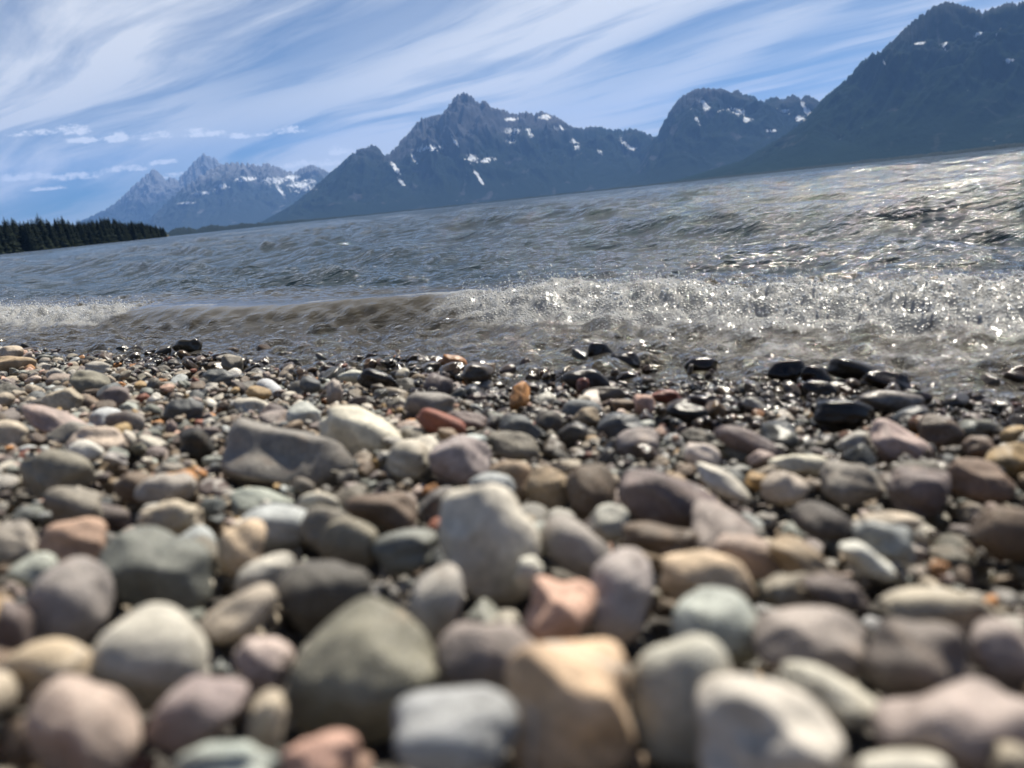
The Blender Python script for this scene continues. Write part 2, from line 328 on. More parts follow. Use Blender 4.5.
# hand-placed stones: cx, cy, w, h (pixels of the photograph), tilt, colour, angularity, wet, speckle, band, short name, extra words
HERO = [
 (161,570,116,104,5,'ggreen',.6,0,.3,.1,'big grey-green blocky stone','behind the round cream stone'),
 (66,612,84,92,-38,'mauve',.05,0,.2,0,'smooth mauve oval',''),
 (150,657,114,108,-10,'cream',.0,0,.25,0,'round cream stone','with a smooth top'),
 (46,674,98,68,4,'peach',.15,0,.1,.3,'tan stone with cream top',''),
 (92,735,104,124,35,'pinkb',.25,0,.5,0,'pinkish beige leaning stone','with red specks'),
 (24,742,48,52,0,'brown',.1,0,.1,0,'small round brown stone',''),
 (203,712,104,80,25,'mauve',.55,0,.2,.2,'pink-mauve wedge',''),
 (228,768,112,52,5,'bluew',.1,0,.1,0,'pale bluish bottom-edge stone',''),
 (236,616,86,56,28,'beige',.05,0,.15,0,'tan oblong stone',''),
 (239,549,46,60,-8,'peach',.05,0,.1,0,'upright peach stone',''),
 (268,575,68,42,20,'cream',.05,0,.1,0,'light beige oblong pebble',''),
 (322,592,106,80,5,'dgrey',.1,0,.3,0,'big dark grey oval',''),
 (266,664,62,58,0,'pinkb',.3,0,.2,.2,'brown-sided pink stone',''),
 (270,718,42,70,-8,'beige',.4,0,.3,0,'narrow upright beige stone',''),
 (324,762,86,50,8,'salmon',.4,0,.2,0,'peach-pink stone at the bottom',''),
 (8,632,46,62,10,'purple',.4,0,.2,0,'dark purple stone',''),
 (16,541,62,48,-20,'mauve',.2,0,.2,0,'lilac-grey stone',''),
 (76,543,76,46,10,'salmon',.3,0,.2,0,'salmon pink stone',''),
 (30,573,52,36,10,'mint',.3,0,.2,0,'pale green stone',''),
 (368,676,156,156,20,'olive',.2,0,.8,0,'largest speckled olive-grey stone','in the foreground'),
 (436,606,64,84,-25,'lgrey',.45,0,.4,0,'pointed pale grey wedge',''),
 (492,657,110,80,-5,'mauve',.1,0,.3,.1,'pale mauve-grey oval',''),
 (455,740,128,92,8,'bluew',.1,0,.15,0,'smooth pale blue-grey stone',''),
 (575,703,136,150,0,'amber',.35,0,.2,.6,'big orange-tan quartz lump',''),
 (558,612,78,80,0,'salmon',.65,0,.2,0,'salmon triangular stone',''),
 (527,574,32,36,-20,'white',.2,0,.1,0,'small white pebble',''),
 (483,544,112,122,-8,'cream',.45,0,.15,.1,'large flat-topped cream-grey stone','narrowing downwards'),
 (623,597,84,94,-15,'lgrey',.0,0,.5,0,'pale grey speckled oval',''),
 (576,552,78,58,-38,'mauve',.1,0,.25,0,'slanting pale mauve stone',''),
 (678,702,100,140,-4,'lgrey',.1,0,.2,.1,'tall pale grey stone','beside the orange-tan lump'),
 (712,630,96,82,-5,'mint',.25,0,.15,0,'pale mint-green stone',''),
 (706,582,106,62,-14,'peach',.3,0,.2,.4,'golden cream stone','with a ridge along its top'),
 (775,742,150,124,-18,'cream',.6,0,.2,.2,'peaked cream-tan stone',''),
 (830,697,112,56,-26,'cream',.15,0,.15,.1,'cream oblong slanting stone',''),
 (812,642,116,66,-6,'mauve',.15,0,.3,.1,'wide pale mauve stone',''),
 (915,662,122,82,-5,'purple',.2,0,.3,0,'big purple-grey stone',''),
 (1006,655,76,84,30,'mauve',.1,0,.2,0,'lilac-grey side stone',''),
 (962,732,172,92,3,'pinkb',.25,0,.25,.2,'broad pinkish mauve stone','with a dark maroon side'),
 (905,768,92,30,0,'white',.1,0,.1,0,'pale beige bottom-edge stone',''),
 (1012,762,46,42,0,'beige',.2,0,.2,0,'beige corner stone',''),
 (935,607,122,46,-3,'beige',.5,0,.3,.4,'long flat beige stone','with a brown underside'),
 (748,558,92,44,-8,'pinkb',.15,0,.3,0,'flat pinkish stone',''),
 (803,562,78,46,-25,'tan',.2,0,.3,0,'brownish sloping stone',''),
 (865,559,58,30,-35,'white',.05,0,.2,0,'whitish slanting oval',''),
 (885,541,66,36,-12,'bluew',.1,.45,.7,0,'glossy pale blue speckled pebble',''),
 (833,593,72,42,-15,'purple',.3,0,.2,0,'dark purple-brown stone',''),
 (787,592,52,40,0,'olive',.3,0,.6,0,'mottled olive pebble',''),
 (938,568,20,15,0,'orange',.2,.3,.1,0,'tiny orange pebble',''),
 (674,503,138,72,-24,'purple',.45,0,.25,.1,'big purple-grey boulder','sloping down towards the whitish pebbles'),
 (852,482,66,46,-8,'mauve',.3,0,.3,0,'lilac lumpy stone',''),
 (917,490,64,50,-10,'purple',.35,0,.2,0,'purple-grey domed stone',''),
 (982,483,62,46,-10,'brown',.2,0,.3,0,'brown-grey domed stone',''),
 (1003,535,78,58,-12,'brown',.2,0,.2,0,'big brownish stone',''),
 (1008,462,52,40,20,'ochre',.2,.1,.2,.2,'ochre-yellow stone',''),
 (893,443,68,46,-25,'pinkb',.25,.1,.3,0,'pink-brown hunched stone',''),
 (857,444,38,26,-5,'lgrey',.5,0,.2,0,'square pale grey pebble',''),
 (797,465,56,22,-4,'cream',.05,0,.2,0,'flat cream pebble',''),
 (722,483,62,28,-32,'white',.1,0,.2,0,'whitish slanting pebble',''),
 (752,446,72,30,-28,'purple',.4,.1,.2,.1,'purple slanting pebble',''),
 (756,481,22,20,0,'ochre',.1,0,.1,0,'little ochre pebble',''),
 (781,489,42,42,-20,'pinkb',.3,0,.3,0,'pink-brown lump',''),
 (842,417,66,34,-8,'black',.1,.95,.1,0,'large wet black stone',''),
 (893,404,66,22,-8,'lgrey',.05,.75,.2,0,'glistening wet grey stone',''),
 (701,368,34,20,-5,'black',.5,1,.1,0,'square black wet stone','at the water line'),
 (786,375,38,24,0,'black',.05,1,.1,0,'domed black wet stone','at the water line'),
 (774,362,36,10,-4,'brown',.1,1,.1,0,'thin brown wet stone','at the water line'),
 (816,380,30,22,-10,'black',.2,1,.1,0,'rounded black wet pebble','at the water line'),
 (862,376,70,22,-10,'dgrey',.05,1,.2,0,'long dark grey wet stone','at the water line'),
 (888,386,46,26,-15,'black',.3,1,.1,0,'black wet stone','at the end of the water line row'),
 (915,399,34,16,0,'black',.3,1,.1,0,'low black wet pebble',''),
 (1018,382,34,28,0,'brown',.3,1,.1,0,'dark brown wet stone','alone at the water edge'),
 (665,398,34,15,-3,'red',.3,.5,.1,0,'brick red oblong pebble',''),
 (646,407,26,24,-12,'salmon',.2,.15,.2,.2,'round orange-pink pebble',''),
 (521,400,20,30,-10,'orange',.35,.2,.2,.2,'pointed orange pebble',''),
 (458,367,32,19,-18,'orange',.1,.6,.1,0,'bright orange wet pebble','at the water line'),
 (586,384,50,24,-6,'dgrey',.1,.9,.1,0,'dark wet dome',''),
 (582,388,15,17,0,'red',.3,.7,.1,0,'small red pebble',''),
 (603,396,44,14,4,'olive',.1,.7,.1,0,'flat olive-brown pebble',''),
 (600,357,28,24,0,'black',.6,1,.1,0,'peaked black wet stone','standing in the water edge'),
 (627,363,32,18,-12,'black',.5,1,.1,0,'black wedge',''),
 (660,361,28,18,-18,'black',.5,1,.1,0,'sloping black wet stone',''),
 (624,426,52,32,-5,'slate',.6,.5,.1,0,'dark slate angular stone',''),
 (525,430,48,30,-20,'slate',.5,.1,.2,0,'slate-blue angular stone',''),
 (549,421,28,28,0,'dgrey',.2,.2,.1,0,'round dark pebble',''),
 (586,417,28,24,0,'tan',.2,.1,.3,0,'tan knobbly pebble',''),
 (637,443,44,32,0,'mauve',.4,.05,.7,0,'speckled mauve-brown stone',''),
 (514,447,52,36,-15,'olive',.4,.1,.3,0,'olive-brown sloping stone',''),
 (408,458,44,44,0,'cream',.2,0,.2,.1,'cream egg',''),
 (457,464,68,56,5,'mauve',.3,0,.3,.2,'grey-mauve blocky stone',''),
 (357,438,82,66,-32,'cream',.05,0,.2,.0,'large cream-grey egg','leaning beside the grey slab'),
 (280,462,136,84,-12,'grey',.75,0,.25,.1,'large grey angular slab',''),
 (167,492,60,38,0,'mauve',.1,0,.2,0,'mauve low dome',''),
 (53,478,74,58,-8,'olive',.45,0,.2,0,'olive-grey boulder',''),
 (78,508,56,46,0,'olive',.1,0,.2,0,'rounded olive-grey stone',''),
 (54,424,72,34,-15,'pinkb',.5,0,.3,0,'long pinkish stone',''),
 (70,404,44,30,-5,'beige',.4,0,.2,0,'greyish beige block',''),
 (118,402,32,26,0,'purple',.2,0,.2,0,'purple-grey dome',''),
 (126,423,40,26,0,'grey',.2,0,.2,0,'mid grey pebble',''),
 (183,412,38,28,-10,'slate',.5,.3,.1,0,'dark slate peaked pebble',''),
 (259,395,24,18,-15,'ochre',.2,.1,.1,.2,'ochre pebble',''),
 (306,416,36,28,-10,'mint',.3,0,.2,0,'pale mint pebble',''),
 (220,382,34,20,-10,'slate',.2,.4,.1,0,'dark slate pebble',''),
 (234,367,24,20,0,'olive',.6,.3,.1,0,'triangular olive pebble',''),
 (190,350,34,20,0,'olive',.5,1,.1,0,'dark olive wet stone','poking out of the shallows'),
 (114,336,14,8,0,'black',.4,1,.1,0,'small black stone','alone in the shallow water'),
 (734,352,32,7,-3,'black',.1,1,.1,0,'flat black stone','awash in the glittering shallows'),
 (98,441,58,32,-5,'beige',.25,0,.2,0,'beige humped stone',''),
 (137,488,38,34,0,'brown',.3,0,.2,0,'small brown stone',''),
 (174,517,68,38,-5,'beige',.2,0,.3,.1,'beige-pink flat stone',''),
 (280,527,78,46,-5,'bluew',.1,0,.2,0,'pale blue-white stone',''),
 (212,506,26,20,0,'slate',.2,0,.2,0,'little slate pebble',''),
 (318,504,44,26,0,'cream',.2,0,.2,0,'cream pebble',''),
 (335,528,62,44,-5,'olive',.3,0,.5,.2,'olive mottled stone',''),
 (388,510,78,42,-4,'brown',.3,0,.4,.2,'mauve-brown flat stone',''),
 (410,548,68,48,6,'ggreen',.2,0,.3,0,'grey-green oval stone',''),
 (350,543,62,50,-10,'olive',.3,0,.4,0,'olive-grey tilted stone',''),
 (588,490,54,52,0,'brown',.4,0,1,0,'knobbly brown stone','with pale specks'),
 (548,486,46,54,-5,'tan',.35,0,.8,0,'rough tan stone',''),
 (510,477,48,44,-20,'tan',.2,0,.3,0,'tan-brown rounded stone',''),
 (488,488,54,32,0,'bluew',.2,0,.2,0,'pale blue-grey flat pebble',''),
 (607,522,44,38,0,'lgrey',.55,0,.2,0,'pale triangular stone',''),
 (655,540,88,32,-5,'brown',.5,0,.2,.4,'long brown-pink flat stone',''),
 (893,521,60,18,-4,'beige',.1,0,.2,0,'thin beige pebble',''),
 (978,448,38,24,-5,'brown',.2,.2,.2,0,'brown flat pebble',''),
 (1016,434,26,22,0,'ochre',.1,.1,.1,0,'round yellow pebble',''),
 (975,427,32,22,0,'grey',.1,.1,.2,0,'grey round pebble',''),
 (937,432,54,36,-5,'brown',.3,.3,.8,0,'brown freckled stone',''),
 (825,524,64,42,-20,'dgrey',.2,0,.2,0,'dark brown-grey stone',''),
 (700,455,40,24,-10,'cream',.2,0,.2,0,'cream low pebble',''),
 (100,372,26,16,-5,'lgrey',.3,0,.2,0,'pale grey wedge',''),
 (12,356,24,16,0,'beige',.1,0,.2,0,'beige dome pebble',''),
 (14,368,44,20,0,'tan',.1,0,.2,0,'tan low dome',''),
 (88,388,38,32,-25,'olive',.3,0,.3,.3,'khaki tilted stone',''),
 (12,436,42,30,0,'beige',.1,0,.2,0,'sandy oval pebble',''),
 (84,452,36,24,0,'white',.2,0,.3,0,'whitish lumpy pebble',''),
 (356,378,34,14,-6,'white',.2,.1,.2,0,'white flat pebble',''),
 (378,386,40,26,-20,'black',.5,.8,.1,0,'black angular wet pebble',''),
 (311,388,22,18,0,'slate',.3,.1,.2,0,'bluish pebble',''),
 (336,396,20,28,0,'mauve',.2,.1,.2,0,'upright mauve pebble',''),
 (430,408,52,26,-12,'grey',.3,.1,.2,0,'grey humped pebble',''),
 (438,388,30,28,-20,'purple',.4,.3,.2,0,'purple angular pebble',''),
 (690,413,48,22,-10,'black',.4,.9,.1,0,'jet black wet pebble',''),
 (753,406,22,14,-15,'white',.1,.6,.1,0,'shiny white pebble',''),
]
print('heroes', len(HERO))

# place them: along the photograph's ray down to the beach, then eased apart
hs_ = []
def beach_pt(z): return float(beach_z(np.array([z[0]]), np.array([z[1]]))[0])
for (cx, cy, w, h, tilt, colr, ang, wet, spk, bnd, short, extra) in HERO:
    d = ray(cx, cy)
    lo, hi = .05, 8.
    for _ in range(50):
        mid = (lo + hi) / 2; p = EYE + d * mid
        if p[2] - beach_pt(p) > -.002 + .0: lo = mid
        else: hi = mid
    hs_.append([lo, d])
def hero_geo(i):
    t, d = hs_[i]; w, h = HERO[i][2], HERO[i][3]
    a = 1.03 * w / 2 * t / FPX; b = 1.03 * h / 2 * t / FPX
    c = .8 * math.sqrt(a * b)
    if HERO[i][1] < 420: c = max(c, b)
    up_ = np.array([0, 0, .30 * b if HERO[i][1] < 412 else 0.])      # the waterline stones stand proud of the small ones
    return EYE + d * t + up_, a, b, c
for it in range(40):
    for i in range(len(HERO)):
        for j in range(i + 1, len(HERO)):
            if abs(HERO[i][0] - HERO[j][0]) > 160 or abs(HERO[i][1] - HERO[j][1]) > 160: continue
            pi, ai, bi, ci = hero_geo(i); pj, aj, bj, cj = hero_geo(j)
            dv = pj - pi
            # the extent of each along the line between them
            L = np.linalg.norm(dv); n_ = dv / (L + 1e-9)
            q = np.array([n_ @ RT, n_ @ UP, n_ @ fw])
            ri = 1 / math.sqrt((q[0] / ai) ** 2 + (q[1] / bi) ** 2 + (q[2] / ci) ** 2)
            rj = 1 / math.sqrt((q[0] / aj) ** 2 + (q[1] / bj) ** 2 + (q[2] / cj) ** 2)
            pen = (ri + rj) * .9 - L
            if pen > 0:
                front, back = (i, j) if HERO[i][1] + .2 * HERO[i][3] > HERO[j][1] + .2 * HERO[j][3] else (j, i)
                k = pen * .25
                hs_[front][0] -= k * .5; hs_[back][0] += k * .5

class Stone: pass
stones = []
def rot_to(R): return R
for i, (cx, cy, w, h, tilt, colr, ang, wet, spk, bnd, short, extra) in enumerate(HERO):
    s = Stone(); s.c, a, b, c = hero_geo(i)
    s.dim = np.array([a, b, c])
    tt = math.radians(tilt)
    r_ = math.cos(tt) * RT + math.sin(tt) * UP; u_ = -math.sin(tt) * RT + math.cos(tt) * UP
    # w and h were read off the picture's axes; a tilted stone keeps its own long axes
    s.R = np.stack([r_, u_, -fw], 1)
    if abs(tilt) > 14:
        s.dim = s.dim * np.array([1.06, .86, 1.]) if w >= h else s.dim * np.array([.86, 1.06, 1.])
    s.col = colr; s.ang = .2 + .8 * ang; s.wet = wet; s.spk = spk; s.bnd = bnd; s.short = short; s.extra = extra; s.hero = i
    s.seed = 1000 + i; stones.append(s)
for s in stones:                              # what the drop sees of each stone
    s.A = s.R @ np.diag(s.dim ** 2) @ s.R.T

# ------------------------------------------------------------------ dropping the other pebbles on a height field
CELL = .0035
X0, X1, Y0, Y1 = -2.35, 1.75, -.10, 3.1
nx = int((X1 - X0) / CELL); ny = int((Y1 - Y0) / CELL)
gx = X0 + (np.arange(nx) + .5) * CELL; gy = Y0 + (np.arange(ny) + .5) * CELL
GX, GY = np.meshgrid(gx, gy, indexing='ij')
PLANE = beach_z(GX, GY)
PLANE = PLANE - .004 * smooth(0., .25, shore(GX, GY)[0])
PLANE = PLANE - .010 * smooth(.75, .45, np.hypot(GX, GY))     # deeper gaps among the big stones near the camera
HM = (PLANE - .040).astype(np.float64)

def ell_patch(c, A):
    ex, ey = math.sqrt(A[0, 0]), math.sqrt(A[1, 1])
    i0 = int((c[0] - ex - X0) / CELL); i1 = int((c[0] + ex - X0) / CELL) + 1
    j0 = int((c[1] - ey - Y0) / CELL); j1 = int((c[1] + ey - Y0) / CELL) + 1
    if i0 < 0 or j0 < 0 or i1 >= nx or j1 >= ny: return None
    X = gx[i0:i1, None] - c[0]; Y = gy[None, j0:j1] - c[1]
    # z = m.xy +- sqrt(s2*(1 - q))
    A2 = A[:2, :2]; iv = np.linalg.inv(A2); k = A[2, :2] @ iv
    q = iv[0, 0] * X * X + 2 * iv[0, 1] * X * Y + iv[1, 1] * Y * Y
    inside = q < 1
    half = np.sqrt(np.maximum(0, (A[2, 2] - k @ A[:2, 2]) * (1 - q)))
    mid = k[0] * X + k[1] * Y
    return (slice(i0, i1), slice(j0, j1)), inside, mid + half, mid - half

for s in stones:
    e = ell_patch(s.c, s.A)
    if e is None: continue
    sl, ins, top, bot = e
    HM[sl] = np.where(ins, np.maximum(HM[sl], s.c[2] + top), HM[sl])

FILL = ['grey'] * 9 + ['dgrey'] * 9 + ['slate'] * 8 + ['mauve'] * 8 + ['purple'] * 6 + ['pinkb'] * 5 + ['cream'] * 6 + ['beige'] * 12 + ['tan'] * 9 + \
       ['brown'] * 8 + ['orange'] * 2 + ['ochre'] * 3 + ['white'] * 4 + ['bluew'] * 4 + ['mint'] * 3 + ['olive'] * 8 + ['black'] * 4 + ['salmon'] * 2 + ['lgrey'] * 8 + ['red'] * 1 + ['ggreen'] * 5

def wetness(c, rr):
    s, l = shore(c[0], c[1])
    reach = np.interp(l, [-3.5, -2.2, -1.2, -.6, -.1], [.10, .24, .44, .54, .60])
    k = 1 - (-s) / reach
    n = float(gnoise(c[0] * 7., c[1] * 7., 3)) * .5
    return float(np.clip((k + n + rr.normal() * .22) * 2.0, 0, 1))

def in_view(x, y, z, margin):
    u, v, d = project((x, y, z))
    return d > .05 and -margin < u < 1024 + margin and v < 768 + margin

rr = np.random.default_rng(77)
def drop(n, rmin, rmed, rmax, tries, lift, maxgap, near=3.3):
    got = 0
    for _ in range(n):
        # pick a spot in the wedge the beach fills in front of the camera, or around it
        az_ = rr.uniform(-.66, .66)
        rad = math.sqrt(rr.uniform(.12 ** 2, near ** 2))
        size = np.clip(rmed * math.exp(rr.normal() * .38), rmin, rmax)
        a = size * rr.uniform(1., 1.45); b = size * rr.uniform(.8, 1.1); c = size * rr.uniform(.5, .85)
        th = rr.uniform(0, 6.283)
        Rz = np.array([[math.cos(th), -math.sin(th), 0], [math.sin(th), math.cos(th), 0], [0, 0, 1]])
        ax = rr.normal() * .38; ay = rr.normal() * .38
        Rx = np.array([[1, 0, 0], [0, math.cos(ax), -math.sin(ax)], [0, math.sin(ax), math.cos(ax)]])
        Ry = np.array([[math.cos(ay), 0, math.sin(ay)], [0, 1, 0], [-math.sin(ay), 0, math.cos(ay)]])
        R = Rz @ Ry @ Rx; dim = np.array([a, b, c]); A = R @ np.diag(dim ** 2) @ R.T
        best = None
        for t_ in range(tries):
            x = rad * math.sin(az_) + rr.normal() * size * 1.5 * (t_ > 0); y = rad * math.cos(az_) + rr.normal() * size * 1.5 * (t_ > 0)
            s_, l_ = shore(x, y)
            if s_ > .62: continue
            e = ell_patch((x, y), A)
            if e is None: continue
            sl, ins, top, bot = e
            if not ins.any(): continue
            z = (HM[sl] - bot)[ins].max() - size * .10
            pl = PLANE[sl][ins].mean()
            over = z - pl
            if best is None or over < best[0]: best = (over, x, y, z, e)
        if best is None: continue
        over, x, y, z, (sl, ins, top, bot) = best
        if over > lift * size or over < -maxgap: continue
        HM[sl] = np.where(ins, np.maximum(HM[sl], z + top), HM[sl])
        s = Stone(); s.c = np.array([x, y, z]); s.dim = dim; s.R = R; s.A = A
        s.col = FILL[rr.integers(len(FILL))]; s.ang = float(np.clip(rr.beta(1.5, 1.7), 0, .95)); s.wet = wetness(s.c, rr)
        s.spk = float(rr.choice([.1, .2, .3, .8], p=[.3, .3, .25, .15])); s.bnd = float(rr.choice([0, .15, .6], p=[.6, .25, .15]))
        s.hero = None; s.seed = int(rr.integers(1, 10 ** 6)); stones.append(s); got += 1
    return got
g1 = drop(7600, .006, .0106, .022, 4, .10, .06)
g2 = drop(8000, .005, .0085, .016, 4, -.15, .06)
g3 = drop(9000, .0035, .0055, .009, 4, -.6, .07)
g4 = drop(8000, .0035, .0060, .009, 3, -1.2, .07, near=1.15)
print('dropped', g1, g2, g3, g4)

# ------------------------------------------------------------------ which of them show (ellipsoid z-buffer at photograph size)
ZB = np.full((768, 1024), 1e9); ID = np.full((768, 1024), -1, np.int32)
for k, s in enumerate(stones):
    q = s.c - EYE; dep = q @ fw
    if dep < .05: s.vis = 0; continue
    rad = s.dim.max() / dep * FPX * 1.15 + 2
    cu, cv, _ = project(s.c); s.uv = (cu, cv); s.vis = 0
    x0, x1 = int(max(0, cu - rad)), int(min(1024, cu + rad + 1)); y0, y1 = int(max(0, cv - rad)), int(min(768, cv + rad + 1))
    if x1 <= x0 or y1 <= y0: continue
    PX, PY = np.meshgrid(np.arange(x0, x1) + .5, np.arange(y0, y1) + .5)
    Dd = fw + ((PX - 512) / FPX)[..., None] * RT + ((384 - PY) / FPX)[..., None] * UP
    Bm = (s.R / s.dim).T
    o = Bm @ (-q); dd = Dd @ Bm.T
    aa = (dd * dd).sum(-1); bb = dd @ o; cc = o @ o - 1
    disc = bb * bb - aa * cc
    tz = np.where(disc > 0, (-bb - np.sqrt(np.maximum(disc, 0))) / aa, 1e9)
    zb = ZB[y0:y1, x0:x1]; hit = tz < zb
    zb[hit] = tz[hit]; ID[y0:y1, x0:x1][hit] = k
ids, cnt = np.unique(ID[ID >= 0], return_counts=True)
for k, c in zip(ids, cnt): stones[k].vis = int(c)
ys, xs = np.nonzero(ID >= 0); kk = ID[ys, xs]
sx = np.bincount(kk, xs, len(stones)); sy = np.bincount(kk, ys, len(stones))
for k in ids: stones[k].pix = (sx[k] / stones[k].vis, sy[k] / stones[k].vis)

heroes = [s for s in stones if s.hero is not None]
lost = [s.short for s in heroes if s.vis < 12]
print('hidden heroes', lost)
N_SINGLE = 296
fill = sorted([s for s in stones if s.hero is None and s.vis > 0], key=lambda s: -s.vis)
single = [s for s in heroes if s.vis >= 8] + fill[:max(0, N_SINGLE - len(heroes))]
print('singles', len(single), 'smallest', fill[N_SINGLE - len(heroes)].vis, 'visible fillers', len(fill))

# ------------------------------------------------------------------ labels for the single pebbles
def words(t): return len(t.split())
def shape_word(s):
    a, b, c = sorted(s.dim, reverse=True)
    if s.ang > .55: return 'angular'
    if c / a < .48: return 'flat'
    if b / a < .68: return 'long'
    if c / a > .72: return 'rounded'
    return 'oval'
anchors = [s for s in heroes if s.vis >= 60]
used = set()
def claim(t):
    if t.lower() in used: return False
    used.add(t.lower()); return True
def relation(s, desc):
    px_, py_ = s.pix
    near = sorted([h for h in anchors if h is not s], key=lambda h: math.hypot(h.pix[0] - px_, h.pix[1] - py_))[:9]
    pairs = []
    for i, a in enumerate(near):
        for b in near[i + 1:]:
            va = np.array(a.pix) - s.pix; vb = np.array(b.pix) - s.pix
            cosv = va @ vb / (np.linalg.norm(va) * np.linalg.norm(vb) + 1e-6)
            if cosv < -.55: pairs.append((np.linalg.norm(va) + np.linalg.norm(vb), a, b))
    for _, a, b in sorted(pairs, key=lambda p: p[0])[:5]:
        t = f'{desc} between the {a.short} and the {b.short}'
        if words(t) <= 16 and claim(t): return t
    for a in near[:5]:
        w_ = 'in front of' if py_ > a.pix[1] + 8 else 'behind' if py_ < a.pix[1] - 8 else 'beside'
        t = f'{desc} {w_} the {a.short}'
        if words(t) <= 16 and claim(t): return t
    for a in near:
        for b in near:
            if a is b: continue
            t = f'{desc} near the {a.short} and the {b.short}'
            if words(t) <= 16 and claim(t): return t
    return None
for s in heroes:
    if s.extra:
        t = f'{s.short} {s.extra}'
        if words(t) >= 4 and claim(t): s.label = t; continue
    if s.vis: s.label = relation(s, s.short)
for s in fill[:max(0, N_SINGLE - len(heroes))]:
    size = 'tiny' if s.dim.max() < .009 else 'small' if s.dim.max() < .015 else ''
    wetw = 'wet' if s.wet > .7 else ''
    base = ' '.join(x for x in (size, wetw, WORD[s.col], shape_word(s), 'pebble') if x)
    s.label = relation(s, base) or relation(s, f'{WORD[s.col]} {shape_word(s)} stone')

# ------------------------------------------------------------------ build the pebbles
def stone_attrs(s, n, local):
    base = lin(PAL[s.col]); r_ = np.random.default_rng(s.seed + 5)
    base = base * (r_.uniform(.85, 1.15) if s.hero is not None else r_.uniform(.55, 1.12)) * (1 + r_.normal(size=3) * .02)
    return np.tile(base, (n, 1)), np.tile([s.spk, s.bnd, (s.seed % 997) * .031], (n, 1)), np.full(n, s.wet)
SET = set(id(s) for s in single)
for s in single:
    lvl = 4 if s.vis > 900 else 3
    P = unit_shape(lvl, shape_params(s.seed, s.ang)) * s.dim
    P = P @ s.R.T
    zmin = P[:, 2].min(); P[:, 2] -= zmin
    c_, p_, w_ = stone_attrs(s, len(P), True)
    me = mesh_from('pebble', P, ICO[lvl][1], STONE, {'col': c_, 'par': p_, 'wet': w_})
    obj('pebble', me, (s.c[0], s.c[1], s.c[2] + zmin), label=s.label, category='pebble', group='pebbles on the beach')

rest = [s for s in stones if id(s) not in SET]
LIB = {}
def lib(level, k):
    if (level, k) not in LIB: LIB[(level, k)] = unit_shape(level, shape_params(50 + k, [.05, .15, .3, .45, .6, .8][k % 6]))
    return LIB[(level, k)]
VV, FF, CC, PP, WW = [], [], [], [], []; off = 0
def add_stone(P, F, col, par, wet):
    global off
    VV.append(P); FF.append(F + off); n = len(P); off += n
    CC.append(np.tile(col, (n, 1))); PP.append(np.tile(par, (n, 1))); WW.append(np.full(n, wet))
for s in rest:
    lvl = 3 if s.vis > 60 else 2 if s.vis > 0 else 1
    P = lib(lvl, s.seed % 60) * s.dim @ s.R.T + s.c
    b_ = lin(PAL[s.col]) * rr.uniform(.55, 1.12)
    add_stone(P, ICO[lvl][1], b_, [s.spk, s.bnd, (s.seed % 997) * .031], s.wet)
# the beach goes on to both sides and behind the camera, outside the frame
n_out = 0
for gx_ in np.arange(-4.6, 4.2, .033):
    for gy_ in np.arange(-1.6, 4.6, .033):
        x = gx_ + rr.normal() * .009; y = gy_ + rr.normal() * .009
        s_, l_ = shore(x, y)
        if s_ > .5: continue
        z = beach_pt((x, y)) if False else None
        a_ = math.atan2(x, y); rad = math.hypot(x, y)
        if rad < .13 or (abs(a_) < .655 and rad < 3.25 and X0 + .03 < x < X1 - .03 and Y0 + .03 < y < Y1 - .03): continue
        size = np.clip(.0165 * math.exp(rr.normal() * .3), .008, .03)
        zz = -SLOPE * s_ if s_ > -1.6 else SLOPE * 1.6 + (-s_ - 1.6) * .05
        th = rr.uniform(0, 6.283); cz, sz = math.cos(th), math.sin(th)
        R = np.array([[cz, -sz, 0], [sz, cz, 0], [0, 0, 1]])
        dim = size * np.array([rr.uniform(1., 1.4), rr.uniform(.85, 1.1), rr.uniform(.55, .9)])
        lv = 2 if rad < 1.6 else 1
        P = lib(lv, int(rr.integers(60))) * dim @ R.T + np.array([x, y, zz - .008 + rr.normal() * .006])
        c = FILL[rr.integers(len(FILL))]
        add_stone(P, ICO[lv][1], lin(PAL[c]) * rr.uniform(.8, 1.15), [.3, .1, rr.uniform(0, 30)], wetness((x, y), rr)); n_out += 1
me = mesh_from('pebble_bed', np.concatenate(VV), np.concatenate(FF), STONE, {'col': np.concatenate(CC), 'par': np.concatenate(PP), 'wet': np.concatenate(WW)})
obj('pebble_bed', me, kind='stuff', label='smaller mixed pebbles filling the beach between the larger stones', category='pebbles')
print('rest', len(rest), 'outside', n_out)

# ------------------------------------------------------------------ ground: beach, lake bed and land as one sheet
m, t, out = material('gravelly_sand')
P = t.n.new('ShaderNodeTexCoord').outputs['Object']
v1 = t.node('ShaderNodeTexVoronoi', None, Vector=P, Scale=130.)
n1 = t.noise(P, 18, 5); 
c = t.mixc(n1, (.022, .02, .018), (.06, .05, .042))
c = t.mixc(.5, c, t.mixc(v1.outputs['Color'], (.02, .018, .017), (.09, .078, .066)))
b = t.node('ShaderNodeBump', None, Strength=.8, Distance=.006, Height=v1.outputs['Distance'])
p = t.node('ShaderNodeBsdfPrincipled', None, Base__Color=c, Roughness=.8, Normal=b.outputs[0])
t.l.new(p.outputs[0], out.inputs[0]); GROUND = m
ra = np.concatenate([[0.0], np.geomspace(.02, 12, 120), np.geomspace(14, 33000, 60)])
th = np.linspace(-math.pi, math.pi, 241)
RA, TH = np.meshgrid(ra, th, indexing='ij')
X, Y = RA * np.sin(TH), RA * np.cos(TH)
s_, l_ = shore(X, Y)
Z = np.where(s_ < -1.6, SLOPE * 1.6 + np.minimum(-s_ - 1.6, 30) * .05, -SLOPE * s_) - .056
